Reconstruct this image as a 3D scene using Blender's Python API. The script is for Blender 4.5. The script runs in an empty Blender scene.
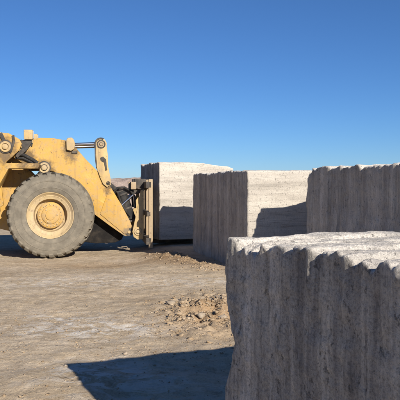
import bpy, bmesh, math, random
import numpy as np
from mathutils import Vector, Matrix

random.seed(7)
R = math.radians
scene = bpy.context.scene
col = scene.collection

# ------------------------------------------------------------------ camera
cam_d = bpy.data.cameras.new('camera')
cam = bpy.data.objects.new('camera', cam_d)
col.objects.link(cam)
cam.location = (0, 0, 1.70)
cam.rotation_euler = (R(90 - 1.215), 0, 0)
cam_d.sensor_width = 36
cam_d.lens = 36 * 660 / 400
cam_d.clip_start = 0.05
cam_d.clip_end = 4000
scene.camera = cam

# ------------------------------------------------------------------ sky and sun
SUN_EL, SUN_AZ = 25.5, 150.6          # azimuth clockwise from +Y
world = bpy.data.worlds.new('World')
scene.world = world
world.use_nodes = True
wn, wl = world.node_tree.nodes, world.node_tree.links
wn.clear()
w_out = wn.new('ShaderNodeOutputWorld')
w_bg = wn.new('ShaderNodeBackground')
w_bg.inputs['Strength'].default_value = 0.072
sky = wn.new('ShaderNodeTexSky')
sky.sky_type = 'NISHITA'
sky.sun_disc = False
sky.sun_elevation = R(SUN_EL)
sky.sun_rotation = R(SUN_AZ)
sky.altitude = 1800
sky.air_density = 1.0
sky.dust_density = 0.4
sky.ozone_density = 10.0
wl.new(sky.outputs[0], w_bg.inputs['Color'])
wl.new(w_bg.outputs[0], w_out.inputs['Surface'])

sun_d = bpy.data.lights.new('sun', 'SUN')
sun_d.energy = 5.0
sun_d.angle = R(0.5)
sun_d.color = (1.0, 0.93, 0.82)
sun = bpy.data.objects.new('sun', sun_d)
col.objects.link(sun)
to_sun = Vector((math.sin(R(SUN_AZ)) * math.cos(R(SUN_EL)), math.cos(R(SUN_AZ)) * math.cos(R(SUN_EL)), math.sin(R(SUN_EL))))
sun.rotation_euler = to_sun.to_track_quat('Z', 'Y').to_euler()
sun.location = (6, -10, 12)

scene.view_settings.view_transform = 'Standard'
scene.view_settings.look = 'None'
scene.view_settings.exposure = 0.5
scene.view_settings.gamma = 1.0
scene.view_settings.use_curve_mapping = False


# ------------------------------------------------------------------ noise
def _hash(i, j, k, seed):
    with np.errstate(over='ignore'):
        h = (i.astype(np.int64) * 374761393 + j.astype(np.int64) * 668265263 + k.astype(np.int64) * 2147483647 + seed * 974634777) & 0xFFFFFFFF
        h = ((h ^ (h >> 13)) * 1274126177) & 0xFFFFFFFF
        h = ((h ^ (h >> 16)) * 2246822519) & 0xFFFFFFFF
        h = h ^ (h >> 15)
    return (h & 0xFFFFFF) / float(0xFFFFFF) * 2 - 1


def vn(x, y, z=0.0, seed=0):
    x, y, z = np.broadcast_arrays(np.asarray(x, float), np.asarray(y, float), np.asarray(z, float))
    i, j, k = np.floor(x), np.floor(y), np.floor(z)
    a, b, c = x - i, y - j, z - k
    a, b, c = [t * t * t * (t * (t * 6 - 15) + 10) for t in (a, b, c)]
    i, j, k = i.astype(np.int64), j.astype(np.int64), k.astype(np.int64)
    r = 0
    for di in (0, 1):
        wa = a if di else 1 - a
        for dj in (0, 1):
            wb = b if dj else 1 - b
            for dk in (0, 1):
                wc = c if dk else 1 - c
                r = r + _hash(i + di, j + dj, k + dk, seed) * wa * wb * wc
    return r


def fbm(x, y, z=0.0, seed=0, octv=4, gain=0.5, ridged=False):
    r, amp = 0, 1.0
    for o in range(octv):
        f = 2.03 ** o
        n = vn(np.asarray(x) * f + 17.3 * o, np.asarray(y) * f - 9.1 * o, np.asarray(z) * f + 3.7 * o, seed + o * 31)
        if ridged:
            n = 1 - 2 * np.abs(n)
        r = r + amp * n
        amp *= gain
    return r


def sst(a, b, x):
    t = np.clip((x - a) / (b - a), 0, 1)
    return t * t * (3 - 2 * t)


# ------------------------------------------------------------------ materials
class NT:
    def __init__(self, name, rough=0.9, spec=0.2, metal=0.0):
        m = bpy.data.materials.new(name)
        m.use_nodes = True
        self.m, self.n, self.l = m, m.node_tree.nodes, m.node_tree.links
        self.b = self.n['Principled BSDF']
        self.b.inputs['Roughness'].default_value = rough
        self.b.inputs['Specular IOR Level'].default_value = spec
        self.b.inputs['Metallic'].default_value = metal
        self.tc = self.n.new('ShaderNodeTexCoord')

    def coord(self, scale=(1, 1, 1), rot=(0, 0, 0), src='Object'):
        mp = self.n.new('ShaderNodeMapping')
        mp.inputs['Scale'].default_value = scale
        mp.inputs['Rotation'].default_value = rot
        self.l.new(self.tc.outputs[src], mp.inputs['Vector'])
        return mp.outputs[0]

    def noise(self, scale, detail=6, rough=0.6, vec=None, dist=0.0):
        t = self.n.new('ShaderNodeTexNoise')
        t.inputs['Scale'].default_value = scale
        t.inputs['Detail'].default_value = detail
        t.inputs['Roughness'].default_value = rough
        t.inputs['Distortion'].default_value = dist
        self.l.new(vec if vec is not None else self.coord(), t.inputs['Vector'])
        return t.outputs['Fac']

    def ramp(self, fac, stops):
        r = self.n.new('ShaderNodeValToRGB')
        e = r.color_ramp.elements
        while len(e) < len(stops):
            e.new(0.5)
        for q, (p, c) in zip(e, stops):
            q.position = p
            q.color = (*c, 1) if len(c) == 3 else c
        self.l.new(fac, r.inputs[0])
        return r.outputs[0]

    def grey(self, fac, a, b, lo=0.0, hi=1.0):
        r = self.n.new('ShaderNodeMapRange')
        r.inputs[1].default_value, r.inputs[2].default_value = a, b
        r.inputs[3].default_value, r.inputs[4].default_value = lo, hi
        self.l.new(fac, r.inputs[0])
        return r.outputs[0]

    def mix(self, fac, a, b, mode='MIX'):
        x = self.n.new('ShaderNodeMix')
        x.data_type = 'RGBA'
        x.blend_type = mode
        for s, v in ((x.inputs[0], fac), (x.inputs[6], a), (x.inputs[7], b)):
            if isinstance(v, (int, float)):
                s.default_value = v
            elif isinstance(v, tuple):
                s.default_value = (*v, 1)
            else:
                self.l.new(v, s)
        return x.outputs[2]

    def math(self, op, a, b=None):
        x = self.n.new('ShaderNodeMath')
        x.operation = op
        for s, v in zip(x.inputs, (a, b)):
            if v is None:
                continue
            if isinstance(v, (int, float)):
                s.default_value = v
            else:
                self.l.new(v, s)
        return x.outputs[0]

    def attr(self, name):
        a = self.n.new('ShaderNodeAttribute')
        a.attribute_name = name
        return a.outputs['Fac']

    def bump(self, h, strength=0.5, dist=0.02, prev=None):
        b = self.n.new('ShaderNodeBump')
        b.inputs['Strength'].default_value = strength
        b.inputs['Distance'].default_value = dist
        self.l.new(h, b.inputs['Height'])
        if prev is not None:
            self.l.new(prev, b.inputs['Normal'])
        self.l.new(b.outputs[0], self.b.inputs['Normal'])
        return b.outputs[0]

    def color(self, c):
        if isinstance(c, tuple):
            self.b.inputs['Base Color'].default_value = (*c, 1)
        else:
            self.l.new(c, self.b.inputs['Base Color'])

    def normal_axis(self, i):
        s = self.n.new('ShaderNodeSeparateXYZ')
        self.l.new(self.tc.outputs['Normal'], s.inputs[0])
        return s.outputs[i]

    def normal_abs_x(self):
        s = self.n.new('ShaderNodeSeparateXYZ')
        self.l.new(self.tc.outputs['Normal'], s.inputs[0])
        return self.math('ABSOLUTE', s.outputs[0])


def stone_material(name, base, dark, pale, drill=1.0, grain=1.0):
    t = NT(name, 0.92, 0.15)
    sawn = t.grey(t.normal_abs_x(), 0.6, 0.85)                # the sawn end faces show the bedding
    blot = t.noise(2.3, 7, 0.68)
    c = t.ramp(blot, [(0.34, dark), (0.52, base), (0.68, pale)])
    bed = t.noise(1.0, 6, 0.68, t.coord((0.35, 0.35, 4.2)), 0.25)
    bedc = t.ramp(bed, [(0.34, tuple(x * 0.74 for x in base)), (0.46, base), (0.56, pale), (0.66, tuple(x * 1.1 for x in pale))])
    c = t.mix(t.math('MULTIPLY', sawn, 0.75), c, bedc)
    seam = t.noise(1.0, 3, 0.6, t.coord((0.25, 0.25, 7.0)), 0.15)
    sm = t.math('MULTIPLY', sawn, t.grey(t.math('ABSOLUTE', t.math('SUBTRACT', seam, 0.5)), 0.0, 0.012, 0.5, 0.0))
    c = t.mix(sm, c, tuple(x * 0.55 for x in dark))
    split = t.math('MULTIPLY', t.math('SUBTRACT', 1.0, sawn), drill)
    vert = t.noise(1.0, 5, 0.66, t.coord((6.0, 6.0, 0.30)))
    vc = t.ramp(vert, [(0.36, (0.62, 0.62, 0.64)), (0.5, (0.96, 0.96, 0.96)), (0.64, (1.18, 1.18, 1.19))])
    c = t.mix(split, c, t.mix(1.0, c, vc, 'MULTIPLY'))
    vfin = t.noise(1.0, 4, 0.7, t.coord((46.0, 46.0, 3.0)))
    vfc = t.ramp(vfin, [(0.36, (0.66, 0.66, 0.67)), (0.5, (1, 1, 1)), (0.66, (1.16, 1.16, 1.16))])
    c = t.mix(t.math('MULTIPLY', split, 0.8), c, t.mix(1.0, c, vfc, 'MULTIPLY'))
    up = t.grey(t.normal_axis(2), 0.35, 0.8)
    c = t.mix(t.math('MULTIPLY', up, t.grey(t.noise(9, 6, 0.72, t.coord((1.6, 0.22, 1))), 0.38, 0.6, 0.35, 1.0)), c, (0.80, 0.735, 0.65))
    fine = t.noise(75, 5, 0.75)
    c = t.mix(0.75 * grain, c, t.mix(1.0, c, t.ramp(fine, [(0.36, (0.52, 0.51, 0.5)), (0.5, (1, 1, 1)), (0.66, (1.22, 1.2, 1.18))]), 'MULTIPLY'))
    pit = t.noise(1.0, 6, 0.75, t.coord((30, 30, 18)))
    pits = t.grey(pit, 0.60, 0.66)
    c = t.mix(t.math('MULTIPLY', pits, 0.6 * grain), c, tuple(x * 0.42 for x in dark))
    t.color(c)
    vf = t.noise(1.0, 4, 0.7, t.coord((34.0, 34.0, 2.2)))
    h = t.math('ADD', t.math('MULTIPLY', t.noise(26, 7, 0.75), 0.9), t.math('MULTIPLY', vf, 0.5))
    h = t.math('SUBTRACT', t.math('ADD', h, t.math('MULTIPLY', t.noise(110, 4, 0.7), 0.4)), t.math('MULTIPLY', pits, 0.5))
    t.bump(h, 0.85, 0.024)
    return t.m


M = {}
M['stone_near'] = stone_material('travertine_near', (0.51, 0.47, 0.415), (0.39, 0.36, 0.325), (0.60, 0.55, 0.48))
M['stone_far'] = stone_material('travertine_far', (0.525, 0.475, 0.41), (0.42, 0.38, 0.33), (0.60, 0.55, 0.475), 0.75, 0.5)


def ground_material():
    t = NT('quarry_dirt', 0.97, 0.08)
    big = t.noise(0.35, 5, 0.6, t.coord((1, 1.6, 1)))
    c = t.ramp(big, [(0.3, (0.46, 0.355, 0.24)), (0.5, (0.52, 0.415, 0.29)), (0.7, (0.57, 0.465, 0.345))])
    streak = t.noise(1.0, 6, 0.65, t.coord((1.1, 1.5, 1), (0, 0, R(-4))), 0.6)
    c = t.mix(0.65, c, t.ramp(streak, [(0.32, (0.76, 0.73, 0.69)), (0.5, (1, 1, 1)), (0.68, (1.12, 1.11, 1.10))]), 'MULTIPLY')
    mid = t.noise(5.0, 7, 0.68)
    c = t.mix(0.6, c, t.ramp(mid, [(0.32, (0.58, 0.54, 0.50)), (0.5, (1, 1, 1)), (0.70, (1.12, 1.10, 1.08))]), 'MULTIPLY')
    fine = t.noise(45, 5, 0.7)
    c = t.mix(0.6, c, t.ramp(fine, [(0.33, (0.62, 0.58, 0.54)), (0.5, (1, 1, 1)), (0.7, (1.15, 1.13, 1.10))]), 'MULTIPLY')
    dust = t.math('MULTIPLY', t.attr('dust'), t.grey(t.noise(3.2, 7, 0.7, t.coord((1.2, 1.5, 1)), 0.8), 0.46, 0.56))
    c = t.mix(dust, c, (0.67, 0.605, 0.52))
    c = t.mix(t.attr('loam'), c, t.mix(1.0, c, (0.68, 0.56, 0.44), 'MULTIPLY'))
    t.color(c)
    vo = t.n.new('ShaderNodeTexVoronoi')
    vo.inputs['Scale'].default_value = 26
    vo.inputs['Randomness'].default_value = 1.0
    t.l.new(t.coord(), vo.inputs['Vector'])
    crumb = t.grey(vo.outputs['Distance'], 0.0, 0.5, 1.0, 0.0)
    h = t.math('ADD', t.math('MULTIPLY', t.noise(14, 8, 0.72), 0.8), t.math('MULTIPLY', t.noise(70, 4, 0.7), 0.4))
    h = t.math('ADD', h, t.math('MULTIPLY', t.math('MULTIPLY', crumb, t.grey(t.noise(4, 4, 0.6), 0.48, 0.65)), 0.6))
    t.bump(h, 0.75, 0.035)
    return t.m


M['ground'] = ground_material()


def simple_noise(name, c0, c1, c2, scale=4, rough=0.9, spec=0.2, metal=0.0, bump=0.3, bd=0.01, bs=40):
    t = NT(name, rough, spec, metal)
    n = t.noise(scale, 7, 0.65)
    t.color(t.ramp(n, [(0.32, c0), (0.5, c1), (0.68, c2)]))
    if bump:
        t.bump(t.noise(bs, 5, 0.65), bump, bd)
    return t.m


def paint_material(name, base, dusty=0.5, pins=()):
    t = NT(name, 0.55, 0.4)
    dirt = (0.40, 0.305, 0.195)
    n = t.noise(1.9, 8, 0.7)
    fade = t.noise(0.8, 4, 0.6)
    c = t.mix(t.grey(fade, 0.38, 0.62), base, tuple(min(1, q * 0.9 + 0.035) for q in base))
    c = t.mix(t.grey(n, 0.40, 0.66, 0.0, dusty), c, dirt)
    splash = t.noise(7.5, 8, 0.75)
    c = t.mix(t.grey(splash, 0.50, 0.64, 0.0, 0.65), c, (0.34, 0.25, 0.15))
    run = t.noise(1.0, 6, 0.65, t.coord((9, 9, 0.7)), 0.2)
    c = t.mix(t.grey(run, 0.53, 0.70, 0.0, 0.45), c, (0.24, 0.15, 0.07))
    chip = t.noise(13, 7, 0.75)
    c = t.mix(t.grey(chip, 0.605, 0.635, 0.0, 0.8), c, (0.09, 0.055, 0.035))
    gn = t.noise(9, 6, 0.7)
    for (qx, qz, qr) in pins:                                  # old grease smeared round the joints
        sp = t.n.new('ShaderNodeSeparateXYZ')
        t.l.new(t.tc.outputs['Object'], sp.inputs[0])
        dx, dz = t.math('SUBTRACT', sp.outputs[0], qx), t.math('SUBTRACT', sp.outputs[2], qz)
        dz = t.math('MULTIPLY', dz, t.grey(dz, -0.01, 0.01, 0.55, 1.1))
        dd = t.math('SQRT', t.math('ADD', t.math('MULTIPLY', dx, dx), t.math('MULTIPLY', dz, dz)))
        dd = t.math('ADD', dd, t.math('MULTIPLY', t.math('SUBTRACT', gn, 0.5), 0.45))
        c = t.mix(t.grey(dd, qr, qr * 2.1, 0.8, 0.0), c, (0.075, 0.05, 0.03))
    if pins:
        sp = t.n.new('ShaderNodeSeparateXYZ')
        t.l.new(t.tc.outputs['Object'], sp.inputs[0])
        low = t.math('ADD', sp.outputs[2], t.math('MULTIPLY', t.math('SUBTRACT', gn, 0.5), 1.6))
        c = t.mix(t.grey(low, 0.4, 1.3, 0.45, 0.0), c, (0.42, 0.32, 0.20))
    t.color(c)
    t.l.new(t.grey(n, 0.35, 0.65, 0.5, 0.92), t.b.inputs['Roughness'])
    t.bump(t.math('ADD', t.noise(30, 4, 0.6), t.math('MULTIPLY', t.noise(3, 3, 0.5), 1.5)), 0.25, 0.012)
    return t.m


M['yellow'] = paint_material('weathered_yellow_paint', (0.48, 0.265, 0.028), 0.34, ((1.97, 0.58, 0.10), (-0.20, 2.26, 0.14), (0.47, 2.80, 0.13), (1.43, 1.90, 0.10), (-1.14, 2.78, 0.16), (-0.62, 2.55, 0.12)))
M['hub'] = paint_material('hub_yellow_paint', (0.50, 0.285, 0.045), 0.5)
M['yellow_dusty'] = paint_material('dusty_yellow_paint', (0.48, 0.33, 0.125), 0.75)
M['rim'] = paint_material('dusty_rim_paint', (0.46, 0.34, 0.17), 0.85)
M['boom_shade'] = simple_noise('boom_shade_black', (0.008, 0.007, 0.007), (0.015, 0.013, 0.012), (0.04, 0.032, 0.025), 4, 0.8, 0.2)  # near-black colour stands in for the shadow beneath the boom
M['carriage'] = paint_material('worn_carriage_steel', (0.33, 0.24, 0.14), 0.7)
M['rubber'] = simple_noise('dusty_tyre_rubber', (0.14, 0.122, 0.096), (0.18, 0.158, 0.124), (0.235, 0.203, 0.155), 5.0, 0.95, 0.1, 0, 0.35, 0.012, 26)
M['dark_steel'] = simple_noise('greasy_dark_steel', (0.03, 0.027, 0.025), (0.06, 0.052, 0.045), (0.13, 0.105, 0.08), 5, 0.7, 0.3)
M['hose'] = simple_noise('black_hose_rubber', (0.012, 0.012, 0.013), (0.022, 0.021, 0.02), (0.05, 0.045, 0.04), 6, 0.75, 0.3)
M['chrome'] = simple_noise('polished_rod_steel', (0.42, 0.42, 0.43), (0.55, 0.55, 0.56), (0.62, 0.62, 0.62), 6, 0.28, 0.5, 1.0, 0)
M['glass'] = simple_noise('tinted_cab_glass', (0.02, 0.025, 0.03), (0.03, 0.035, 0.04), (0.05, 0.055, 0.06), 2, 0.12, 0.5, 0, 0)
M['lamp_glass'] = simple_noise('lamp_glass', (0.5, 0.5, 0.48), (0.6, 0.6, 0.58), (0.65, 0.65, 0.62), 9, 0.25, 0.5, 0, 0)
M['bank'] = simple_noise('pinkish_spoil', (0.36, 0.27, 0.215), (0.45, 0.345, 0.28), (0.54, 0.43, 0.36), 0.9, 0.97, 0.1, 0, 0.8, 0.25, 2.0)
M['rock'] = simple_noise('pale_rubble', (0.24, 0.19, 0.14), (0.35, 0.285, 0.215), (0.48, 0.41, 0.33), 9, 0.95, 0.1, 0, 0.5, 0.01, 40)
M['clod'] = simple_noise('earth_clods', (0.20, 0.14, 0.085), (0.33, 0.245, 0.16), (0.46, 0.37, 0.27), 3.5, 0.97, 0.08, 0, 0.5, 0.01, 60)


# ------------------------------------------------------------------ object helpers
def tag(o, label=None, cat=None, group=None, kind=None):
    if label:
        o['label'] = label
    if cat:
        o['category'] = cat
    if group:
        o['group'] = group
    if kind:
        o['kind'] = kind
    return o


def link(o, parent=None):
    col.objects.link(o)
    if parent is not None:
        o.parent = parent
    return o


def mesh_obj(name, verts, faces, mat, parent=None, smooth=False):
    me = bpy.data.meshes.new(name)
    if isinstance(verts, np.ndarray) and isinstance(faces, np.ndarray):
        me.vertices.add(len(verts))
        me.vertices.foreach_set('co', verts.astype(np.float32).ravel())
        nf, k = faces.shape
        me.loops.add(nf * k)
        me.loops.foreach_set('vertex_index', faces.astype(np.int32).ravel())
        me.polygons.add(nf)
        me.polygons.foreach_set('loop_start', np.arange(0, nf * k, k, dtype=np.int32))
        me.polygons.foreach_set('loop_total', np.full(nf, k, dtype=np.int32))
        me.update(calc_edges=True)
    else:
        me.from_pydata(verts, [], faces)
        me.update()
    if smooth:
        me.polygons.foreach_set('use_smooth', np.ones(len(me.polygons), dtype=bool))
    me.materials.append(mat)
    return link(bpy.data.objects.new(name, me), parent)


# ------------------------------------------------------------------ ground (one sheet to the horizon)
def axis(lo, hi, step, far, grow=1.22):
    a = list(np.arange(lo, hi + step * 0.5, step))
    s, x = step, a[-1]
    while x < far:
        s *= grow
        x += s
        a.append(x)
    s, x, left = step, a[0], []
    while x > -far:
        s *= grow
        x -= s
        left.append(x)
    return np.array(left[::-1] + a)


def dip(x, y):
    return -0.20 * sst(-0.5, -2.3, x) * sst(12.0, 16.0, y) * (1 - sst(24, 32, y))


def ground_z(x, y, detail=True):
    near = 1 - sst(30, 60, np.hypot(x, y))
    z = dip(x, y)
    z = z + 0.030 * fbm(x * 0.45, y * 0.45, seed=3, octv=3) * near
    # wheel ruts: long low ridges running across the view
    z = z + 0.012 * fbm(x * 0.22 + 0.05 * y, y * 1.8, seed=11, octv=3) * near
    # broken heap beside the near block
    hx, hy = (x - 0.12) / 0.62, (y - 8.85) / 1.25
    heap = np.exp(-(hx * hx + hy * hy) ** 1.3)
    z = z + heap * (0.05 + 0.10 * fbm(x * 3.4, y * 3.4, seed=21, octv=4) + 0.05 * fbm(x * 11, y * 9, seed=22, octv=3, gain=0.6))
    # clod ridge along the foot of the middle block
    s = (x - 0.60) * 0.252 - 0.0 + 0
    lx = (x + 0.75 + (y - 16.0) * 0.36)
    ridge = np.exp(-(lx / 0.28) ** 2) * sst(13.0, 13.8, y) * (1 - sst(16.5, 17.6, y))
    z = z + ridge * (0.06 + 0.05 * fbm(x * 4, y * 4, seed=41, octv=3))
    if detail:
        z = z + 0.012 * fbm(x * 3.3, y * 3.6, seed=5, octv=5, gain=0.58) * near
        z = z + 0.006 * fbm(x * 12, y * 12, seed=8, octv=2, ridged=True) * near
    return z


gx = axis(-5.2, 3.0, 0.035, 1500)
gy0 = np.concatenate([np.arange(3.0, 12, 0.035), np.arange(12, 22, 0.06)])
up, s = [], 0.06
x = gy0[-1]
while x < 2200:
    s *= 1.2
    x += s
    up.append(x)
dn, s = [], 0.035
x = gy0[0]
while x > -400:
    s *= 1.25
    x -= s
    dn.append(x)
gy = np.concatenate([dn[::-1], gy0, up])
GX, GY = np.meshgrid(gx, gy)
GZ = ground_z(GX, GY)
nv, nu = GX.shape
idx = np.arange(nv * nu).reshape(nv, nu)
gf = np.stack([idx[:-1, :-1], idx[:-1, 1:], idx[1:, 1:], idx[1:, :-1]], -1).reshape(-1, 4)
ground = mesh_obj('ground', np.stack([GX, GY, GZ], -1).reshape(-1, 3), gf, M['ground'], None, True)
tag(ground, kind='structure')


def blob(x, y, cx, cy, rx, ry):
    return np.exp(-(((x - cx) / rx) ** 2 + ((y - cy) / ry) ** 2))


dust = (1.5 * blob(GX, GY, -1.35, 7.75, 0.75, 0.42) + 0.9 * blob(GX, GY, -1.75, 8.5, 0.5, 0.28) + 0.8 * blob(GX, GY, -0.95, 6.0, 0.42, 0.45)
        + 0.8 * blob(GX, GY, 0.35, 9.6, 0.35, 0.25) + 0.55 * blob(GX, GY, -2.1, 11.5, 1.5, 0.7) + 0.5 * blob(GX, GY, 0.2, 11.8, 0.9, 0.5)
        + 0.5 * blob(GX, GY, -0.6, 5.6, 0.7, 0.5) + 0.12)
loam = np.clip(0.9 * blob(GX, GY, 0.15, 8.6, 0.6, 1.0) + 0.8 * np.exp(-((GX + 0.75 + (GY - 16) * 0.36) / 0.5) ** 2) * sst(12.8, 14, GY) * (1 - sst(17, 18, GY)) + 0.5 * blob(GX, GY, -2.4, 15.5, 1.4, 0.8), 0, 1)
for nm, arr in (('dust', np.clip(dust, 0, 1)), ('loam', loam)):
    at = ground.data.attributes.new(nm, 'FLOAT', 'POINT')
    at.data.foreach_set('value', arr.astype(np.float32).ravel())

# distant bank of quarry spoil
bx = np.linspace(-90, 90, 260)
bt = np.linspace(0, 1, 26)
BX, BT = np.meshgrid(bx, bt)
BY = 46 + BT * 16 + 2.5 * vn(BX * 0.05, 0 * BX, seed=60)
prof = np.sin(np.pi * np.clip(BT, 0, 1)) ** 0.8
BZ = prof * (2.55 + 0.35 * fbm(BX * 0.08, BT * 2, seed=61, octv=3) + 0.22 * fbm(BX * 0.6, BT * 7, seed=62, octv=4)) - 0.25
bi = np.arange(BX.size).reshape(BX.shape)
bf = np.stack([bi[:-1, :-1], bi[:-1, 1:], bi[1:, 1:], bi[1:, :-1]], -1).reshape(-1, 4)
bank = mesh_obj('spoil_bank', np.stack([BX, BY, BZ], -1).reshape(-1, 3), bf, M['bank'], None, True)
tag(bank, kind='structure')


# ------------------------------------------------------------------ quarried stone blocks
def box_grid(L, W, H, step):
    n = [max(2, int(round(d / step))) for d in (L, W, H)]
    key, faces = {}, []
    allv, allf, off = [], [], 0
    for ax in range(3):
        u, v = (ax + 1) % 3, (ax + 2) % 3
        for side in (0, 1):
            I, J = np.meshgrid(np.arange(n[u] + 1), np.arange(n[v] + 1), indexing='ij')
            ijk = np.zeros(I.shape + (3,), int)
            ijk[..., u], ijk[..., v], ijk[..., ax] = I, J, side * n[ax]
            ids = np.arange(I.size).reshape(I.shape) + off
            off += I.size
            q = np.stack([ids[:-1, :-1], ids[1:, :-1], ids[1:, 1:], ids[:-1, 1:]], -1).reshape(-1, 4)
            if side == 0:
                q = q[:, ::-1]
            allv.append(ijk.reshape(-1, 3))
            allf.append(q)
    V, F = np.concatenate(allv), np.concatenate(allf)
    code = (V[:, 0] * 4001 + V[:, 1]) * 4001 + V[:, 2]
    _, first, inv = np.unique(code, return_index=True, return_inverse=True)
    V = V[first]
    F = inv.reshape(-1)[F]
    return V / np.array(n) * np.array([L, W, H]), F


def stone_block(name, label, origin, rho, L, W, H, step, seed, mat, flute, flute_amp, shade_amp, extra=None, base=0.0, rough=1.0, edge=0.012):
    """local X runs along the drilled face from its far end to its near end, local Y into the block"""
    P, F = box_grid(L, W, H, step)
    x, y, z = P[:, 0].copy(), P[:, 1].copy(), P[:, 2].copy()
    rng = random.Random(seed)
    b = [-0.1]
    while b[-1] < L + 0.5:
        b.append(b[-1] + flute * rng.uniform(0.72, 1.3))
    b = np.array(b)
    amp_k = np.array([rng.uniform(0.7, 1.1) for _ in b])
    lift_k = np.array([rng.uniform(-0.5, 0.5) for _ in b])
    # rounded edges
    r = edge
    d = np.stack([np.where(x < r, x - r, np.where(x > L - r, x - L + r, 0)), np.where(y < r, y - r, np.where(y > W - r, y - W + r, 0)), np.where(z < r, z - r, np.where(z > H - r, z - H + r, 0))], -1)
    ln = np.linalg.norm(d, axis=1)
    nrm = d / np.maximum(ln, 1e-9)[:, None]
    Q = np.stack([x, y, z], -1) - d + nrm * r * np.minimum(1, ln[:, None] / r if r else 1)
    # flutes: each a low arch in section, running back across the top and down the drilled face
    wob = 0.05 * fbm(y * 0.9, x * 0.3, seed=seed + 2, octv=3)
    xe = x + wob
    k = np.clip(np.searchsorted(b, xe) - 1, 0, len(b) - 2)
    t = np.clip((xe - b[k]) / (b[k + 1] - b[k]), 0, 1)
    arch = amp_k[k] * (1.15 * np.minimum(t, 1) ** 0.8 * (1 - sst(0.86, 1.0, t)) + 0.25 * sst(0, 0.12, t)) + lift_k[k] * 0.35
    wt = sst(H - 0.22, H - 0.01, z)
    back = 0.75 + 0.25 * np.exp(-y / 0.35)
    topn = fbm(x * 2.0, y * 0.8, seed=seed + 5, octv=4)
    rag = fbm(x * 16, y * 9, seed=seed + 6, octv=3)
    rill = fbm(x * 7.5 + wob * 20, y * 0.55, seed=seed + 8, octv=3, ridged=True)
    chip = np.clip(fbm(x * 6.5, z * 0 + 2.2, seed=seed + 7, octv=4, gain=0.62) - 0.05, 0, 2)
    near_edge = np.exp(-y / 0.07)
    teeth = fbm(x * 26, y * 5 + z * 0, seed=seed + 10, octv=3, ridged=True) * np.exp(-y / 0.12)
    dz = wt * (flute_amp * back * (arch - 0.45) + 0.014 * rough * topn + 0.006 * rough * rag + 0.009 * rough * rill + 0.009 * rough * teeth - 0.035 * rough * chip * near_edge)
    ws = 1 - sst(0.0, 0.25, y)
    wv = 0.02 * fbm(z * 1.1, x * 0.5, seed=seed + 9, octv=2)
    xe2 = x + wv
    k2 = np.clip(np.searchsorted(b, xe2) - 1, 0, len(b) - 2)
    t2 = np.clip((xe2 - b[k2]) / (b[k2 + 1] - b[k2]), 0, 1)
    arch2 = 1 - np.exp(-((t2 - 0.5 * (1 + np.sign(t2 - 0.5))) * (b[k2 + 1] - b[k2]) / 0.022) ** 2) * amp_k[k2]
    dy = -ws * (shade_amp * (arch2 - 0.5 + lift_k[k2] * 0.6) + 0.010 * rough * fbm(x * 2.2, z * 0.9, seed=seed + 11, octv=4) + 0.007 * rough * fbm(x * 20, z * 2.0, seed=seed + 13, octv=3) + 0.007 * rough * fbm(x * 9, z * 7, seed=seed + 14, octv=5, gain=0.6, ridged=True))
    Q[:, 2] += dz
    Q[:, 1] += dy
    # ragged vertical corners and uneven sawn ends
    we0 = 1 - sst(0, 0.3, x)
    we1 = sst(L - 0.3, L, x)
    Q[:, 0] += -we0 * 0.045 * rough * fbm(z * 2.6, y * 1.4, seed=seed + 15, octv=4)
    bed = fbm(z * 5.0, y * 0.25, seed=seed + 17, octv=3)
    Q[:, 0] += we1 * (0.010 * bed + 0.004 * fbm(y * 9, z * 9, seed=seed + 19, octv=2))
    if extra:
        extra(Q, x, y, z)
    o = mesh_obj(name, Q, F, mat, None, True)
    o.location = (origin[0], origin[1], base)
    o.rotation_euler = (0, 0, -(math.pi / 2 - R(rho)))
    return tag(o, label, 'stone block', 'quarried stone blocks')


def near_shape(Q, x, y, z):
    # the far corner of the near block is hollowed at mid height; its far rim stands a little high
    w = np.exp(-x / 0.35)
    Q[:, 0] += w * 0.10 * np.exp(-((z - 0.84) / 0.18) ** 2) + w * 0.015
    top = sst(1.15, 1.4, z)
    Q[:, 2] += top * (0.022 + 0.006 * np.exp(-x / 0.20) * sst(0.1, 0.9, y))


def right_shape(Q, x, y, z):
    top = sst(1.4, 1.98, z)
    Q[:, 2] += top * (0.05 * sst(0.05, 1.2, y) - 0.13 * np.exp(-(x / 0.13) ** 2) * (1 - np.clip(y / 1.3, 0, 1)))
    Q[:, 1] += -(1 - sst(0, 0.4, y)) * 0.16 * (1 - sst(0.2, 1.5, z)) * sst(0.5, 1.2, x)


def carried_shape(Q, x, y, z):
    Q[:, 2] += -sst(1.7, 2.2, z) * (0.10 * sst(0.9, 2.3, y) + 0.05 * sst(2.1, 2.3, y))


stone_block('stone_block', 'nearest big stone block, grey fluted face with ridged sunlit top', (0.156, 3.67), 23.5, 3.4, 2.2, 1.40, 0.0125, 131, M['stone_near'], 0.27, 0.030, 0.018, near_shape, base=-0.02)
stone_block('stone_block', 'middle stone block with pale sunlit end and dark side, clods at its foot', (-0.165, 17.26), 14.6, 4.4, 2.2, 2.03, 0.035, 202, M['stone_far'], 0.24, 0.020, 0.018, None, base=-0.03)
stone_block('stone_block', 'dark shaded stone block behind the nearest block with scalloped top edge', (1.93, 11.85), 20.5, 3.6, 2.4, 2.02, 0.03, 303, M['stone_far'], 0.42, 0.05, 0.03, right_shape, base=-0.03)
stone_block('stone_block', 'far stone block on the loader forks, its sunlit end half in shadow', (-1.833, 20.515), 22.0, 1.85, 2.3, 2.20, 0.035, 404, M['stone_far'], 0.20, 0.03, 0.02, carried_shape, base=0.155)


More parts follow.
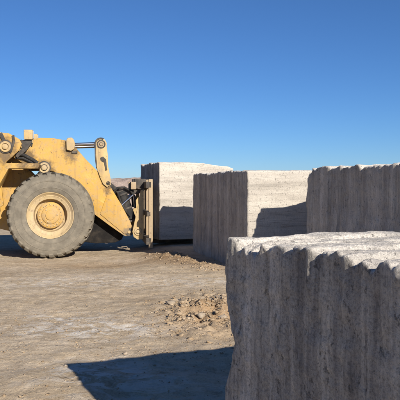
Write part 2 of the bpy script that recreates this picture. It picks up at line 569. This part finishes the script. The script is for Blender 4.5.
# ------------------------------------------------------------------ wheel loader
def finish(bm, name, mat, parent, bevel=0.0, seg=2, smooth=True):
    bmesh.ops.remove_doubles(bm, verts=bm.verts, dist=1e-5)
    if bevel:
        es = [e for e in bm.edges if len(e.link_faces) == 2 and e.calc_face_angle(0) > 0.6]
        bmesh.ops.bevel(bm, geom=es, offset=bevel, segments=seg, profile=0.6, affect='EDGES', clamp_overlap=True)
    bmesh.ops.recalc_face_normals(bm, faces=bm.faces)
    me = bpy.data.meshes.new(name)
    bm.to_mesh(me)
    bm.free()
    if smooth:
        for p in me.polygons:
            p.use_smooth = True
        try:
            me.set_sharp_from_angle(angle=R(32))
        except Exception:
            pass
    me.materials.append(mat)
    return link(bpy.data.objects.new(name, me), parent)


def add_box(bm, lo, hi, rot=None):
    lo, hi = Vector(lo), Vector(hi)
    c = (lo + hi) / 2
    m = Matrix.Translation(c) @ (rot.to_4x4() if rot else Matrix.Identity(4)) @ Matrix.Diagonal((*(hi - lo), 1))
    bmesh.ops.create_cube(bm, size=1, matrix=m)


def add_prism(bm, pts, y0, y1):
    a = [bm.verts.new((p[0], y0, p[1])) for p in pts]
    b = [bm.verts.new((p[0], y1, p[1])) for p in pts]
    n = len(pts)
    bm.faces.new(a)
    bm.faces.new(b[::-1])
    for i in range(n):
        bm.faces.new((a[i], b[i], b[(i + 1) % n], a[(i + 1) % n]))


def add_rod(bm, p, q, r, seg=20, r2=None):
    p, q = Vector(p), Vector(q)
    d = q - p
    m = Matrix.Translation((p + q) / 2) @ d.to_track_quat('Z', 'Y').to_matrix().to_4x4()
    bmesh.ops.create_cone(bm, cap_ends=True, segments=seg, radius1=r, radius2=r if r2 is None else r2, depth=d.length, matrix=m)


def add_tube(bm, pts, r, seg=8):
    pts = [Vector(p) for p in pts]
    rings = []
    for i, p in enumerate(pts):
        t = (pts[min(i + 1, len(pts) - 1)] - pts[max(i - 1, 0)]).normalized()
        s = t.cross(Vector((0, 1, 0.13))).normalized()
        n = t.cross(s)
        rings.append([bm.verts.new(p + (s * math.cos(a) + n * math.sin(a)) * r) for a in [2 * math.pi * j / seg for j in range(seg)]])
    for a, b in zip(rings, rings[1:]):
        for j in range(seg):
            bm.faces.new((a[j], a[(j + 1) % seg], b[(j + 1) % seg], b[j]))
    bm.faces.new(rings[0][::-1])
    bm.faces.new(rings[-1])


def add_lathe(bm, prof, seg=72, cx=0.0, cz=0.0):
    """prof: (radius, y) pairs turned about local Y"""
    rings = []
    for r, yy in prof:
        if r < 1e-4:
            rings.append([bm.verts.new((cx, yy, cz))])
        else:
            rings.append([bm.verts.new((cx + r * math.cos(a), yy, cz + r * math.sin(a))) for a in [2 * math.pi * j / seg for j in range(seg)]])
    for a, b in zip(rings, rings[1:]):
        for j in range(seg):
            k = (j + 1) % seg
            if len(a) == 1 and len(b) == 1:
                continue
            if len(a) == 1:
                bm.faces.new((a[0], b[k], b[j]))
            elif len(b) == 1:
                bm.faces.new((a[j], a[k], b[0]))
            else:
                bm.faces.new((a[j], a[k], b[k], b[j]))


def add_pin(bm, x, z, y_in, y_out, r):
    """a boss with a chamfered collar and a smaller pin end, one closed turned piece"""
    d = 1 if y_out > y_in else -1
    add_lathe(bm, [(0, y_in), (r, y_in), (r, y_out - d * 0.035), (r * 0.93, y_out - d * 0.02), (r * 0.62, y_out - d * 0.02), (r * 0.60, y_out - d * 0.045), (r * 0.50, y_out - d * 0.045), (r * 0.48, y_out - d * 0.006), (r * 0.40, y_out), (0, y_out)], 32, x, z)


LH = R(9)
LOADER = bpy.data.objects.new('wheel_loader', None)
link(LOADER)
LOADER.location = (-3.908 - 1.593 * math.sin(LH), 17.2 + 1.593 * math.cos(LH), -0.20)
LOADER.rotation_euler = (0, 0, LH)
LOADER.scale = (1.062, 1.062, 1.062)
tag(LOADER, 'big yellow wheel loader with dusty tyres reaching its forks towards the far block', 'wheel loader')

TR, TW = 1.075, 0.40      # tyre radius, half width


def make_wheel(x, side, spin):
    """side -1: near (outer face towards -Y)"""
    bm = bmesh.new()
    # hub: planetary drum with cap, stepped
    add_lathe(bm, [(0.0, -0.335), (0.10, -0.335), (0.115, -0.33), (0.12, -0.31), (0.20, -0.305), (0.215, -0.295), (0.225, -0.275), (0.30, -0.27), (0.325, -0.255), (0.33, -0.20), (0.335, 0.10), (0.0, 0.10)], 48)
    hub = finish(bm, 'wheel', M['hub'], LOADER)
    bm = bmesh.new()
    for j in range(20):
        a = 2 * math.pi * j / 20
        add_rod(bm, (0.268 * math.cos(a), -0.268, 0.268 * math.sin(a)), (0.268 * math.cos(a), -0.292, 0.268 * math.sin(a)), 0.016, 6)
    for j in range(3):
        a = 2 * math.pi * j / 3 + 0.4
        add_rod(bm, (0.165 * math.cos(a), -0.30, 0.165 * math.sin(a)), (0.165 * math.cos(a), -0.322, 0.165 * math.sin(a)), 0.02, 6)
    tag(finish(bm, 'wheel_nuts', M['rim'], hub), kind='stuff')
    bm = bmesh.new()
    add_lathe(bm, [(0.33, -0.14), (0.36, -0.15), (0.385, -0.17), (0.395, -0.26), (0.41, -0.325), (0.47, -0.335), (0.485, -0.345), (0.50, -0.345), (0.535, -0.37), (0.555, -0.395), (0.572, -0.40), (0.578, -0.385), (0.575, -0.36), (0.55, -0.30), (0.54, 0.30), (0.575, 0.38), (0.55, 0.39), (0.40, 0.25), (0.33, 0.0)], 72)
    finish(bm, 'rim', M['rim'], hub)
    bm = bmesh.new()
    prof = [(0.565, -0.36), (0.585, -0.395), (0.62, -0.412), (0.68, -0.432), (0.685, -0.440), (0.70, -0.440), (0.705, -0.436), (0.78, -0.445), (0.84, -0.442), (0.845, -0.449), (0.865, -0.449), (0.87, -0.44), (0.93, -0.428), (0.965, -0.415), (0.985, -0.402), (1.008, -0.37), (1.022, -0.30), (1.030, -0.15), (1.032, 0)]
    prof = prof + [(r, -yy) for r, yy in prof[-2::-1]]
    add_lathe(bm, prof, 96)
    nl = 30
    for j in range(nl):                                     # worn tread bars reaching over the shoulder
        for sd in (-1, 1):
            a0 = 2 * math.pi * (j + (0.5 if sd > 0 else 0)) / nl
            pts = []
            for (yy, r0, sk) in ((-0.424, 0.955, -0.002), (-0.378, 1.012, 0.012), (-0.24, 1.045, 0.05), (-0.02, 1.052, 0.13)):
                for da, rr in ((-0.062, -0.02), (-0.052, 0.026), (0.052, 0.026), (0.062, -0.02)):
                    a = a0 + da + sk
                    r = r0 + rr + (0.0 if rr < 0 else random.uniform(-0.004, 0.003))
                    pts.append(bm.verts.new((r * math.cos(a), yy if sd < 0 else -yy, r * math.sin(a))))
            for q in range(3):
                for e in range(3):
                    bm.faces.new((pts[q * 4 + e], pts[q * 4 + e + 1], pts[q * 4 + 5 + e], pts[q * 4 + 4 + e]))
            bm.faces.new(pts[0:4])
            bm.faces.new(pts[12:16])
    ty = finish(bm, 'tyre', M['rubber'], hub)
    hub.location = (x, side * 1.06, TR - 0.012)
    hub.rotation_euler = (0, spin, 0 if side < 0 else math.pi)
    return hub


make_wheel(0, -1, 0.3)
make_wheel(0, 1, 1.1)
make_wheel(-3.55, -1, 0.7)
make_wheel(-3.55, 1, 0.2)

# axles and frames
for ax_x in (0, -3.55):
    bm = bmesh.new()
    add_rod(bm, (ax_x, -0.95, TR), (ax_x, 0.95, TR), 0.19)
    add_rod(bm, (ax_x, -0.32, TR), (ax_x, 0.32, TR), 0.36, 24)
    add_box(bm, (ax_x - 0.25, -0.5, TR + 0.1), (ax_x + 0.25, 0.5, TR + 0.4))
    finish(bm, 'axle', M['dark_steel'], LOADER, 0.02)
bm = bmesh.new()
for sy in (-1, 1):
    add_prism(bm, [(0.75, 0.85), (0.95, 1.1), (0.55, 1.62), (-0.2, 1.75), (-0.62, 2.2), (-0.72, 2.62), (-0.86, 2.9), (-1.0, 3.06), (-1.2, 3.1), (-1.45, 3.02), (-1.58, 2.7), (-1.62, 0.75), (-1.1, 0.62), (0.3, 0.6)], sy * 0.36 - 0.05, sy * 0.36 + 0.05)
add_box(bm, (0.55, -0.32, 0.72), (0.82, 0.32, 1.15))
add_box(bm, (-1.5, -0.32, 0.7), (-1.4, 0.32, 2.3))
add_box(bm, (-1.2, -0.32, 1.4), (0.4, 0.32, 1.5))
finish(bm, 'front_frame', M['yellow'], LOADER, 0.012)
bm = bmesh.new()
add_box(bm, (-1.9, -0.22, 0.72), (-1.45, 0.22, 0.86))
add_box(bm, (-1.9, -0.22, 1.35), (-1.45, 0.22, 1.5))
add_rod(bm, (-1.72, 0, 0.6), (-1.72, 0, 1.6), 0.1)
finish(bm, 'steering_joint', M['dark_steel'], LOADER, 0.01)

# outer cheek of the tower with its boom pivot
for sy in (-1, 1):
    bm = bmesh.new()
    add_prism(bm, [(-0.80, 2.98), (-0.74, 2.86), (-0.80, 2.70), (-0.98, 2.52), (-1.12, 2.40), (-1.24, 1.75), (-1.20, 1.30), (-1.60, 1.1), (-1.72, 2.5), (-1.60, 3.02), (-1.36, 3.15), (-1.05, 3.12)], sy * 0.78 - 0.045, sy * 0.78 + 0.045)
    ck = finish(bm, 'tower_cheek', M['yellow'], LOADER, 0.012)
    bm = bmesh.new()
    add_pin(bm, -1.14, 2.78, sy * 0.55, sy * 0.90, 0.14)
    finish(bm, 'pivot_pin', M['yellow_dusty'], ck)
    bm = bmesh.new()
    add_rod(bm, (-1.14, sy * 0.80, 2.78), (-1.14, sy * 0.845, 2.78), 0.175, 32)
    finish(bm, 'seal_ring', M['dark_steel'], ck, 0.005)
    bm = bmesh.new()
    add_prism(bm, [(-1.30, 3.10), (-1.22, 3.14), (-1.12, 2.92), (-1.18, 2.86)], sy * 0.84 - 0.02, sy * 0.84 + 0.02)
    finish(bm, 'rib', M['dark_steel'], ck, 0.006)
    bm = bmesh.new()
    add_prism(bm, [(-0.98, 3.06), (-0.92, 3.08), (-0.90, 2.9), (-1.0, 2.62), (-1.04, 2.64), (-0.96, 2.9)], sy * 0.84 - 0.02, sy * 0.84 + 0.02)
    finish(bm, 'rib', M['dark_steel'], ck, 0.006)

# boom arms
BOOM = [(-0.47, 2.98), (-0.30, 3.03), (0.05, 3.02), (0.36, 2.965), (0.50, 2.88), (0.62, 2.76), (0.86, 2.48), (1.17, 2.16), (1.48, 1.79), (1.76, 1.32), (2.00, 0.86), (2.07, 0.66), (2.06, 0.54), (1.98, 0.47), (1.86, 0.47), (1.48, 0.74), (1.06, 1.06), (0.72, 1.52), (0.40, 1.95), (0.05, 2.16), (-0.38, 2.22), (-0.72, 2.36), (-1.05, 2.58), (-1.32, 2.66), (-1.34, 2.86), (-1.15, 2.96), (-0.85, 2.80), (-0.62, 2.72), (-0.50, 2.80)]
for sy in (-1, 1):
    bm = bmesh.new()
    add_prism(bm, BOOM, sy * 0.60 - 0.055, sy * 0.60 + 0.055)
    arm = finish(bm, 'boom_arm', M['yellow'], LOADER, 0.014)
    bm = bmesh.new()
    add_pin(bm, 1.97, 0.58, sy * 0.52, sy * 0.685, 0.085)
    finish(bm, 'boss', M['yellow_dusty'], arm)
    bm = bmesh.new()
    add_pin(bm, -0.20, 2.26, sy * 0.52, sy * 0.70, 0.14)
    finish(bm, 'boss', M['rim'], arm)
    for (qx, qz, qr) in ((1.97, 0.58, 0.105), (-0.20, 2.26, 0.17)):
        bm = bmesh.new()
        add_rod(bm, (qx, sy * 0.62, qz), (qx, sy * 0.668, qz), qr, 32)
        finish(bm, 'seal_ring', M['dark_steel'], arm, 0.004)
    bm = bmesh.new()
    add_prism(bm, [(0.37, 2.72), (0.36, 2.97), (0.40, 3.03), (0.50, 3.04), (0.56, 2.98), (0.585, 2.86), (0.56, 2.74), (0.48, 2.69)], sy * 0.69 - 0.05, sy * 0.69 + 0.05)
    finish(bm, 'cylinder_boss', M['yellow_dusty'], arm, 0.02, 3)
    bm = bmesh.new()
    add_prism(bm, [(1.42, 1.62), (1.56, 1.55), (1.92, 0.86), (1.98, 0.68), (1.92, 0.54), (1.84, 0.54), (1.55, 0.78), (1.22, 1.06)], sy * 0.664 - 0.012, sy * 0.664 + 0.012)
    finish(bm, 'doubler_plate', M['yellow'], arm, 0.006)
    bm = bmesh.new()
    add_box(bm, (0.50, sy * 0.66 - 0.03, 2.63), (0.64, sy * 0.66 + 0.03, 2.69))
    finish(bm, 'stop_block', M['dark_steel'], arm, 0.006)
bm = bmesh.new()
add_rod(bm, (0.78, -0.56, 2.05), (0.78, 0.56, 2.05), 0.2, 28)
add_box(bm, (0.6, -0.56, 1.9), (1.0, 0.56, 2.2))
finish(bm, 'boom_crossmember', M['yellow'], LOADER, 0.015)

# tilt cylinders, levers and links
for sy in (-1, 1):
    bm = bmesh.new()
    add_rod(bm, (-0.62, sy * 0.45, 2.72), (0.46, sy * 0.45, 2.86), 0.10, 24)
    add_rod(bm, (0.40, sy * 0.45, 2.852), (0.54, sy * 0.45, 2.868), 0.125, 24)
    tc = finish(bm, 'tilt_cylinder', M['yellow_dusty'], LOADER, 0.008)
    bm = bmesh.new()
    add_rod(bm, (0.50, sy * 0.56, 2.865), (1.22, sy * 0.60, 2.90), 0.042, 20)
    finish(bm, 'rod', M['chrome'], tc)
    for off in (-0.08, 0.08):
        bm = bmesh.new()
        pts = [(1.24 + 0.155 * math.cos(a), 2.875 + 0.165 * math.sin(a)) for a in [R(d) for d in range(-15, 196, 15)]]
        pts += [(1.10, 2.60), (1.13, 2.30), (1.22, 2.02), (1.30, 1.84), (1.40, 1.76), (1.50, 1.82), (1.49, 2.0), (1.43, 2.3), (1.42, 2.62)]
        add_prism(bm, pts, sy * 0.60 + off - 0.022, sy * 0.60 + off + 0.022)
        lv = finish(bm, 'tilt_lever', M['yellow_dusty'], LOADER, 0.008)
        bm = bmesh.new()
        o2 = sy * 0.60 + off
        add_pin(bm, 1.25, 2.875, o2 - sy * 0.05, o2 + sy * 0.05, 0.085)
        finish(bm, 'pin', M['carriage'], lv)
        bm = bmesh.new()
        add_rod(bm, (1.25, o2 - 0.028, 2.875), (1.25, o2 + 0.028, 2.875), 0.115, 28)
        finish(bm, 'seal_ring', M['dark_steel'], lv, 0.004)
        bm = bmesh.new()
        add_pin(bm, 1.43, 1.86, o2 - sy * 0.05, o2 + sy * 0.05, 0.055)
        finish(bm, 'pin', M['dark_steel'], lv)
        bm = bmesh.new()
        add_prism(bm, [(1.22, 2.52), (1.30, 2.56), (1.38, 2.48), (1.40, 2.20), (1.36, 2.18), (1.32, 2.40), (1.24, 2.44)], o2 - 0.03, o2 + 0.03)
        finish(bm, 'stiffener', M['dark_steel'], lv, 0.005)
        bm = bmesh.new()
        add_prism(bm, [(1.24 + 0.165 * math.cos(R(d)), 2.875 + 0.175 * math.sin(R(d))) for d in range(60, 196, 15)] + [(1.085, 2.6), (1.12, 2.28), (1.15, 2.28), (1.12, 2.6)] + [(1.24 + 0.12 * math.cos(R(d)), 2.875 + 0.13 * math.sin(R(d))) for d in range(195, 59, -15)], o2 - 0.032, o2 + 0.032)
        finish(bm, 'edge_flange', M['dark_steel'], lv)
    # rear link from the lever foot down to the fork carriage
    bm = bmesh.new()
    add_prism(bm, [(1.36, 1.80), (1.40, 1.90), (1.48, 1.90), (1.72, 1.70), (2.20, 1.72), (2.34, 1.70), (2.34, 1.60), (2.18, 1.58), (1.68, 1.58), (1.42, 1.74)], sy * 0.42 - 0.06, sy * 0.42 + 0.06)
    finish(bm, 'tilt_link', M['dark_steel'], LOADER, 0.015)
    bm = bmesh.new()
    p0, p1 = Vector((1.76, sy * 0.40, 1.64)), Vector((2.02, sy * 0.40, 0.90))
    add_rod(bm, p0, p1, 0.15, 28)
    lk = finish(bm, 'clamp_cylinder', M['hose'], LOADER, 0.03, 3)
    dv = (p1 - p0).normalized()
    for q, rr in ((0.06, 0.175), (0.45, 0.162), (0.80, 0.175)):
        bm = bmesh.new()
        add_rod(bm, p0 + dv * q, p0 + dv * (q + 0.05), rr, 28)
        finish(bm, 'band', M['dark_steel'], lk, 0.006)
    bm = bmesh.new()
    add_tube(bm, [(1.60, sy * 0.62, 1.40), (1.58, sy * 0.60, 1.64), (1.68, sy * 0.58, 1.74), (1.86, sy * 0.56, 1.75), (2.02, sy * 0.56, 1.66), (2.12, sy * 0.56, 1.52), (2.14, sy * 0.56, 1.2)], 0.03, 10)
    finish(bm, 'hose', M['hose'], lk)
    bm = bmesh.new()
    add_rod(bm, (1.77, sy * 0.56, 1.27), (2.08, sy * 0.56, 1.55), 0.032, 14)
    finish(bm, 'rod', M['chrome'], lk)
    bm = bmesh.new()
    add_tube(bm, [(1.30, sy * 0.54, 1.72), (1.50, sy * 0.55, 1.75), (1.68, sy * 0.55, 1.62), (1.76, sy * 0.56, 1.35), (1.90, sy * 0.56, 1.12), (2.02, sy * 0.56, 0.98)], 0.028, 10)
    finish(bm, 'hose', M['hose'], lk)
    # lift cylinder
    bm = bmesh.new()
    add_rod(bm, (-1.05, sy * 0.56, 1.15), (-0.55, sy * 0.56, 1.80), 0.11, 24)
    lc = finish(bm, 'lift_cylinder', M['dark_steel'], LOADER, 0.008)
    bm = bmesh.new()
    add_rod(bm, (-0.56, sy * 0.56, 1.79), (-0.20, sy * 0.56, 2.26), 0.055, 18)
    finish(bm, 'rod', M['chrome'], lc)
    # hose along the boom shoulder
    bm = bmesh.new()
    add_tube(bm, [(-0.92, sy * 0.70, 2.62), (-0.70, sy * 0.72, 2.58), (-0.50, sy * 0.70, 2.47), (-0.36, sy * 0.68, 2.38)], 0.045, 10)
    finish(bm, 'boom_hose', M['hose'], LOADER)
    bm = bmesh.new()
    add_tube(bm, [(-0.92, sy * 0.68, 2.50), (-0.72, sy * 0.70, 2.50), (-0.52, sy * 0.68, 2.40), (-0.40, sy * 0.68, 2.28)], 0.035, 10)
    finish(bm, 'boom_hose', M['hose'], LOADER)

# mudguards above the front tyres, work lights on brackets
for sy in (-1, 1):
    bm = bmesh.new()
    add_prism(bm, [(-1.12, 2.31), (-1.05, 2.35), (-0.30, 2.35), (-0.26, 2.31), (-0.30, 2.22), (-1.0, 2.22), (-1.28, 1.72), (-1.33, 1.40), (-1.39, 1.40), (-1.34, 1.76)], min(sy * 0.68, sy * 1.34), max(sy * 0.68, sy * 1.34))
    finish(bm, 'mudguard', M['yellow'], LOADER, 0.01)
    bm = bmesh.new()
    add_prism(bm, [(-0.80, 2.96), (-0.50, 2.96), (-0.50, 2.91), (-0.62, 2.70), (-0.86, 2.50), (-0.90, 2.56), (-0.74, 2.76)], sy * 0.72 - 0.05, sy * 0.72 + 0.05)
    br = finish(bm, 'lamp_bracket', M['dark_steel'], LOADER, 0.008)
    bm = bmesh.new()
    add_box(bm, (-0.69, sy * 0.72 - 0.12, 2.97), (-0.47, sy * 0.72 + 0.12, 3.22))
    wk = finish(bm, 'work_light', M['yellow_dusty'], LOADER, 0.02)
    bm = bmesh.new()
    add_box(bm, (-0.468, sy * 0.72 - 0.095, 3.0), (-0.455, sy * 0.72 + 0.095, 3.19))
    finish(bm, 'lens', M['lamp_glass'], wk, 0.003)

# fork carriage
bm = bmesh.new()
add_box(bm, (2.36, -1.42, 1.74), (2.50, 1.62, 1.90))
add_box(bm, (2.36, -1.42, 0.30), (2.50, 1.62, 0.48))
add_box(bm, (2.38, -1.42, 1.02), (2.48, 1.62, 1.14))
car = finish(bm, 'fork_carriage', M['dark_steel'], LOADER, 0.01)
for py in (-1.36, -0.45, 0.45, 1.56):
    bm = bmesh.new()
    add_box(bm, (2.43, py - 0.06, 0.22), (2.53, py + 0.06, 1.96))
    finish(bm, 'post', M['carriage'], car, 0.012)
for sy in (-1, 1):
    bm = bmesh.new()
    add_prism(bm, [(2.05, 0.60), (2.08, 0.46), (2.18, 0.39), (2.33, 0.40), (2.34, 0.62), (2.33, 1.68), (2.27, 1.68), (2.20, 1.30)], sy * 0.78 - 0.04, sy * 0.78 + 0.04)
    bk = finish(bm, 'bracket', M['yellow_dusty'], car, 0.01)
    bm = bmesh.new()
    add_pin(bm, 2.19, 0.60, sy * 0.5, sy * 0.87, 0.10)
    finish(bm, 'pin', M['rim'], bk)
    bm = bmesh.new()
    add_box(bm, (2.12, sy * 0.42 - 0.16, 1.72), (2.42, sy * 0.42 + 0.16, 1.98))
    finish(bm, 'link_lug', M['dark_steel'], car, 0.015)
    bm = bmesh.new()
    add_box(bm, (2.02, sy * 0.66 - 0.04, 1.70), (2.16, sy * 0.66 + 0.04, 1.90))
    finish(bm, 'link_lug', M['carriage'], car, 0.015)
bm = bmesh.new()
add_prism(bm, [(0.45, 0.36), (1.10, 0.26), (1.62, 0.28), (1.80, 0.36), (1.84, 0.50), (1.40, 0.92), (1.0, 1.22), (0.45, 1.25)], -0.34, 0.34)  # dark mass added to fill in the shade under the boom
finish(bm, 'underboom_shade', M['boom_shade'], LOADER, 0.03)
for fy in (0.35, 1.2):
    bm = bmesh.new()
    add_prism(bm, [(2.505, 1.80), (2.60, 1.80), (2.60, 0.325), (4.6, 0.322), (4.6, 0.29), (2.80, 0.20), (2.505, 0.20)], fy - 0.11, fy + 0.11)
    finish(bm, 'fork', M['dark_steel'], LOADER, 0.008)

# rear half: chassis, hood, cab, steps (left of the picture)
bm = bmesh.new()
add_prism(bm, [(-1.85, 0.7), (-1.85, 1.55), (-5.6, 1.55), (-5.75, 1.2), (-5.6, 0.85), (-3.0, 0.65)], -0.5, 0.5)
finish(bm, 'rear_frame', M['yellow'], LOADER, 0.02)
bm = bmesh.new()
add_prism(bm, [(-3.35, 1.55), (-3.35, 2.75), (-3.5, 2.85), (-5.3, 2.7), (-5.55, 2.5), (-5.6, 1.55)], -0.78, 0.78)
hood = finish(bm, 'engine_hood', M['yellow'], LOADER, 0.05, 3)
for q in range(7):
    for sy in (-1, 1):
        bm = bmesh.new()
        add_box(bm, (-4.9, sy * 0.79 - 0.012, 1.85 + q * 0.1), (-4.1, sy * 0.79 + 0.012, 1.89 + q * 0.1))
        finish(bm, 'louvre', M['dark_steel'], hood, 0.004)
bm = bmesh.new()
add_rod(bm, (-4.0, 0.3, 2.75), (-4.0, 0.3, 3.5), 0.07)
finish(bm, 'exhaust_pipe', M['dark_steel'], LOADER, 0.01)
bm = bmesh.new()
add_prism(bm, [(-5.55, 0.8), (-5.55, 1.75), (-6.0, 1.7), (-6.1, 1.2), (-6.0, 0.8)], -1.25, 1.25)
finish(bm, 'counterweight', M['yellow'], LOADER, 0.05, 3)
bm = bmesh.new()
add_prism(bm, [(-1.95, 1.56), (-1.90, 2.3), (-2.05, 2.32), (-3.3, 2.32), (-3.3, 1.56)], -0.80, 0.80)
cab = finish(bm, 'cab', M['yellow'], LOADER, 0.02)
for (px, py) in ((-2.05, -0.76), (-2.05, 0.76), (-3.24, -0.76), (-3.24, 0.76)):
    bm = bmesh.new()
    add_box(bm, (px - 0.05, py - 0.04, 2.30), (px + 0.05, py + 0.04, 3.52))
    finish(bm, 'post', M['yellow'], cab, 0.01)
bm = bmesh.new()
add_box(bm, (-3.4, -0.9, 3.52), (-1.85, 0.9, 3.66))
finish(bm, 'roof', M['yellow'], cab, 0.03)
for (lo, hi) in (((-3.19, -0.77, 2.33), (-2.10, -0.75, 3.51)), ((-3.19, 0.75, 2.33), (-2.10, 0.77, 3.51)), ((-2.06, -0.71, 2.33), (-2.04, 0.71, 3.51)), ((-3.25, -0.71, 2.33), (-3.23, 0.71, 3.51))):
    bm = bmesh.new()
    add_box(bm, lo, hi)
    finish(bm, 'window', M['glass'], cab)
for q in range(4):
    bm = bmesh.new()
    add_box(bm, (-2.45, -1.05, 0.45 + q * 0.32), (-2.0, -0.80, 0.49 + q * 0.32))
    finish(bm, 'step', M['dark_steel'], LOADER, 0.006)
for px in (-2.47, -1.98):
    bm = bmesh.new()
    add_box(bm, (px - 0.02, -1.04, 0.42), (px + 0.02, -0.99, 1.6))
    add_box(bm, (px - 0.02, -1.04, 1.55), (px + 0.02, -0.76, 1.6))
    finish(bm, 'step_rail', M['yellow'], LOADER, 0.005)

# ------------------------------------------------------------------ loose stones and clods
def lump(rng, n=1, rough=0.35):
    """angular fragment: hull of random points on a squashed ball"""
    bm = bmesh.new()
    sc = (rng.uniform(0.8, 1.35), rng.uniform(0.7, 1.1), rng.uniform(0.5, 0.8))
    for _ in range(9 if n == 1 else 16):
        d = Vector((rng.gauss(0, 1), rng.gauss(0, 1), rng.gauss(0, 1))).normalized() * rng.uniform(1 - rough, 1)
        bm.verts.new((d.x * sc[0], d.y * sc[1], d.z * sc[2]))
    r = bmesh.ops.convex_hull(bm, input=bm.verts)
    bmesh.ops.delete(bm, geom=[v for v in bm.verts if not v.link_faces], context='VERTS')
    bmesh.ops.triangulate(bm, faces=bm.faces)
    bmesh.ops.recalc_face_normals(bm, faces=bm.faces)
    bm.verts.index_update()
    vs = np.array([v.co[:] for v in bm.verts])
    fs = np.array([[v.index for v in f.verts] for f in bm.faces])
    bm.free()
    return vs, fs


rng = random.Random(23)
protos = [lump(rng, 1, 0.5) for _ in range(16)]


def scatter(name, n, sampler, size, mat):
    V, F, off = [], [], 0
    for _ in range(n):
        px, py = sampler()
        s = size(px, py)
        v, f = protos[rng.randrange(len(protos))]
        a = rng.uniform(0, 6.28)
        c, sn = math.cos(a), math.sin(a)
        w = v * s
        w = np.stack([w[:, 0] * c - w[:, 1] * sn + px, w[:, 0] * sn + w[:, 1] * c + py, w[:, 2]], -1)
        V.append((w, px, py, s))
        F.append(f + off)
        off += len(v)
    zz = ground_z(np.array([q[1] for q in V]), np.array([q[2] for q in V]))
    VV = []
    for (w, px, py, s), z in zip(V, zz):
        w[:, 2] += z + 0.12 * s
        VV.append(w)
    o = mesh_obj(name, np.concatenate(VV), np.concatenate(F), mat)
    return o


def heap_s():
    return rng.gauss(0.08, 0.30), rng.gauss(8.75, 0.62)


def ridge_s():
    y = rng.uniform(13.1, 17.0)
    return -0.75 - (y - 16.0) * 0.36 + rng.gauss(0, 0.2), y


def open_s():
    y = rng.uniform(4.8, 16) if rng.random() < 0.7 else rng.uniform(6.5, 9)
    return rng.uniform(-0.34, 0.10) * y, y


c1 = scatter('clod_heap', 2600, heap_s, lambda x, y: min(0.06, 0.006 + rng.expovariate(85)), M['clod'])
tag(c1, 'heap of broken brown earth clods beside the nearest block', 'clods', kind='stuff')
c2 = scatter('clod_ridge', 900, ridge_s, lambda x, y: min(0.05, 0.010 + rng.expovariate(90)), M['clod'])
tag(c2, 'low ridge of earth clods along the shaded foot of the middle block', 'clods', kind='stuff')
c3 = scatter('gravel', 6500, open_s, lambda x, y: min(0.026, 0.003 + rng.expovariate(230)), M['clod'])
tag(c3, 'small crumbs of earth and grit strewn over the dirt', 'gravel', kind='stuff')

STONES = [
    (-0.42, 9.35, 0.075, 'flat stone at the left tip of the clod heap'),
    (0.02, 8.35, 0.085, 'biggest stone in the middle of the clod heap'),
    (0.28, 8.15, 0.075, 'stone of the clod heap half hidden beside the near block'),
    (-0.75, 6.62, 0.035, 'small stone on the upper edge of the near shadow'),
    (-1.24, 6.10, 0.030, 'small lone stone left of the near shadow tip'),
    (-0.62, 16.3, 0.09, 'rounded stone on the ridge before the middle block'),
]
for sx, sy_, ss, lab in STONES:
    v, f = lump(rng, 2, 0.25)
    w = v * ss
    o = mesh_obj('loose_stone', w, f, M['rock'])
    o.location = (sx, sy_, float(ground_z(np.array([sx]), np.array([sy_]))[0]) + 0.25 * ss)
    o.rotation_euler = (rng.uniform(-0.2, 0.2), rng.uniform(-0.2, 0.2), rng.uniform(0, 6))
    tag(o, lab, 'stone', 'loose stones on the dirt')
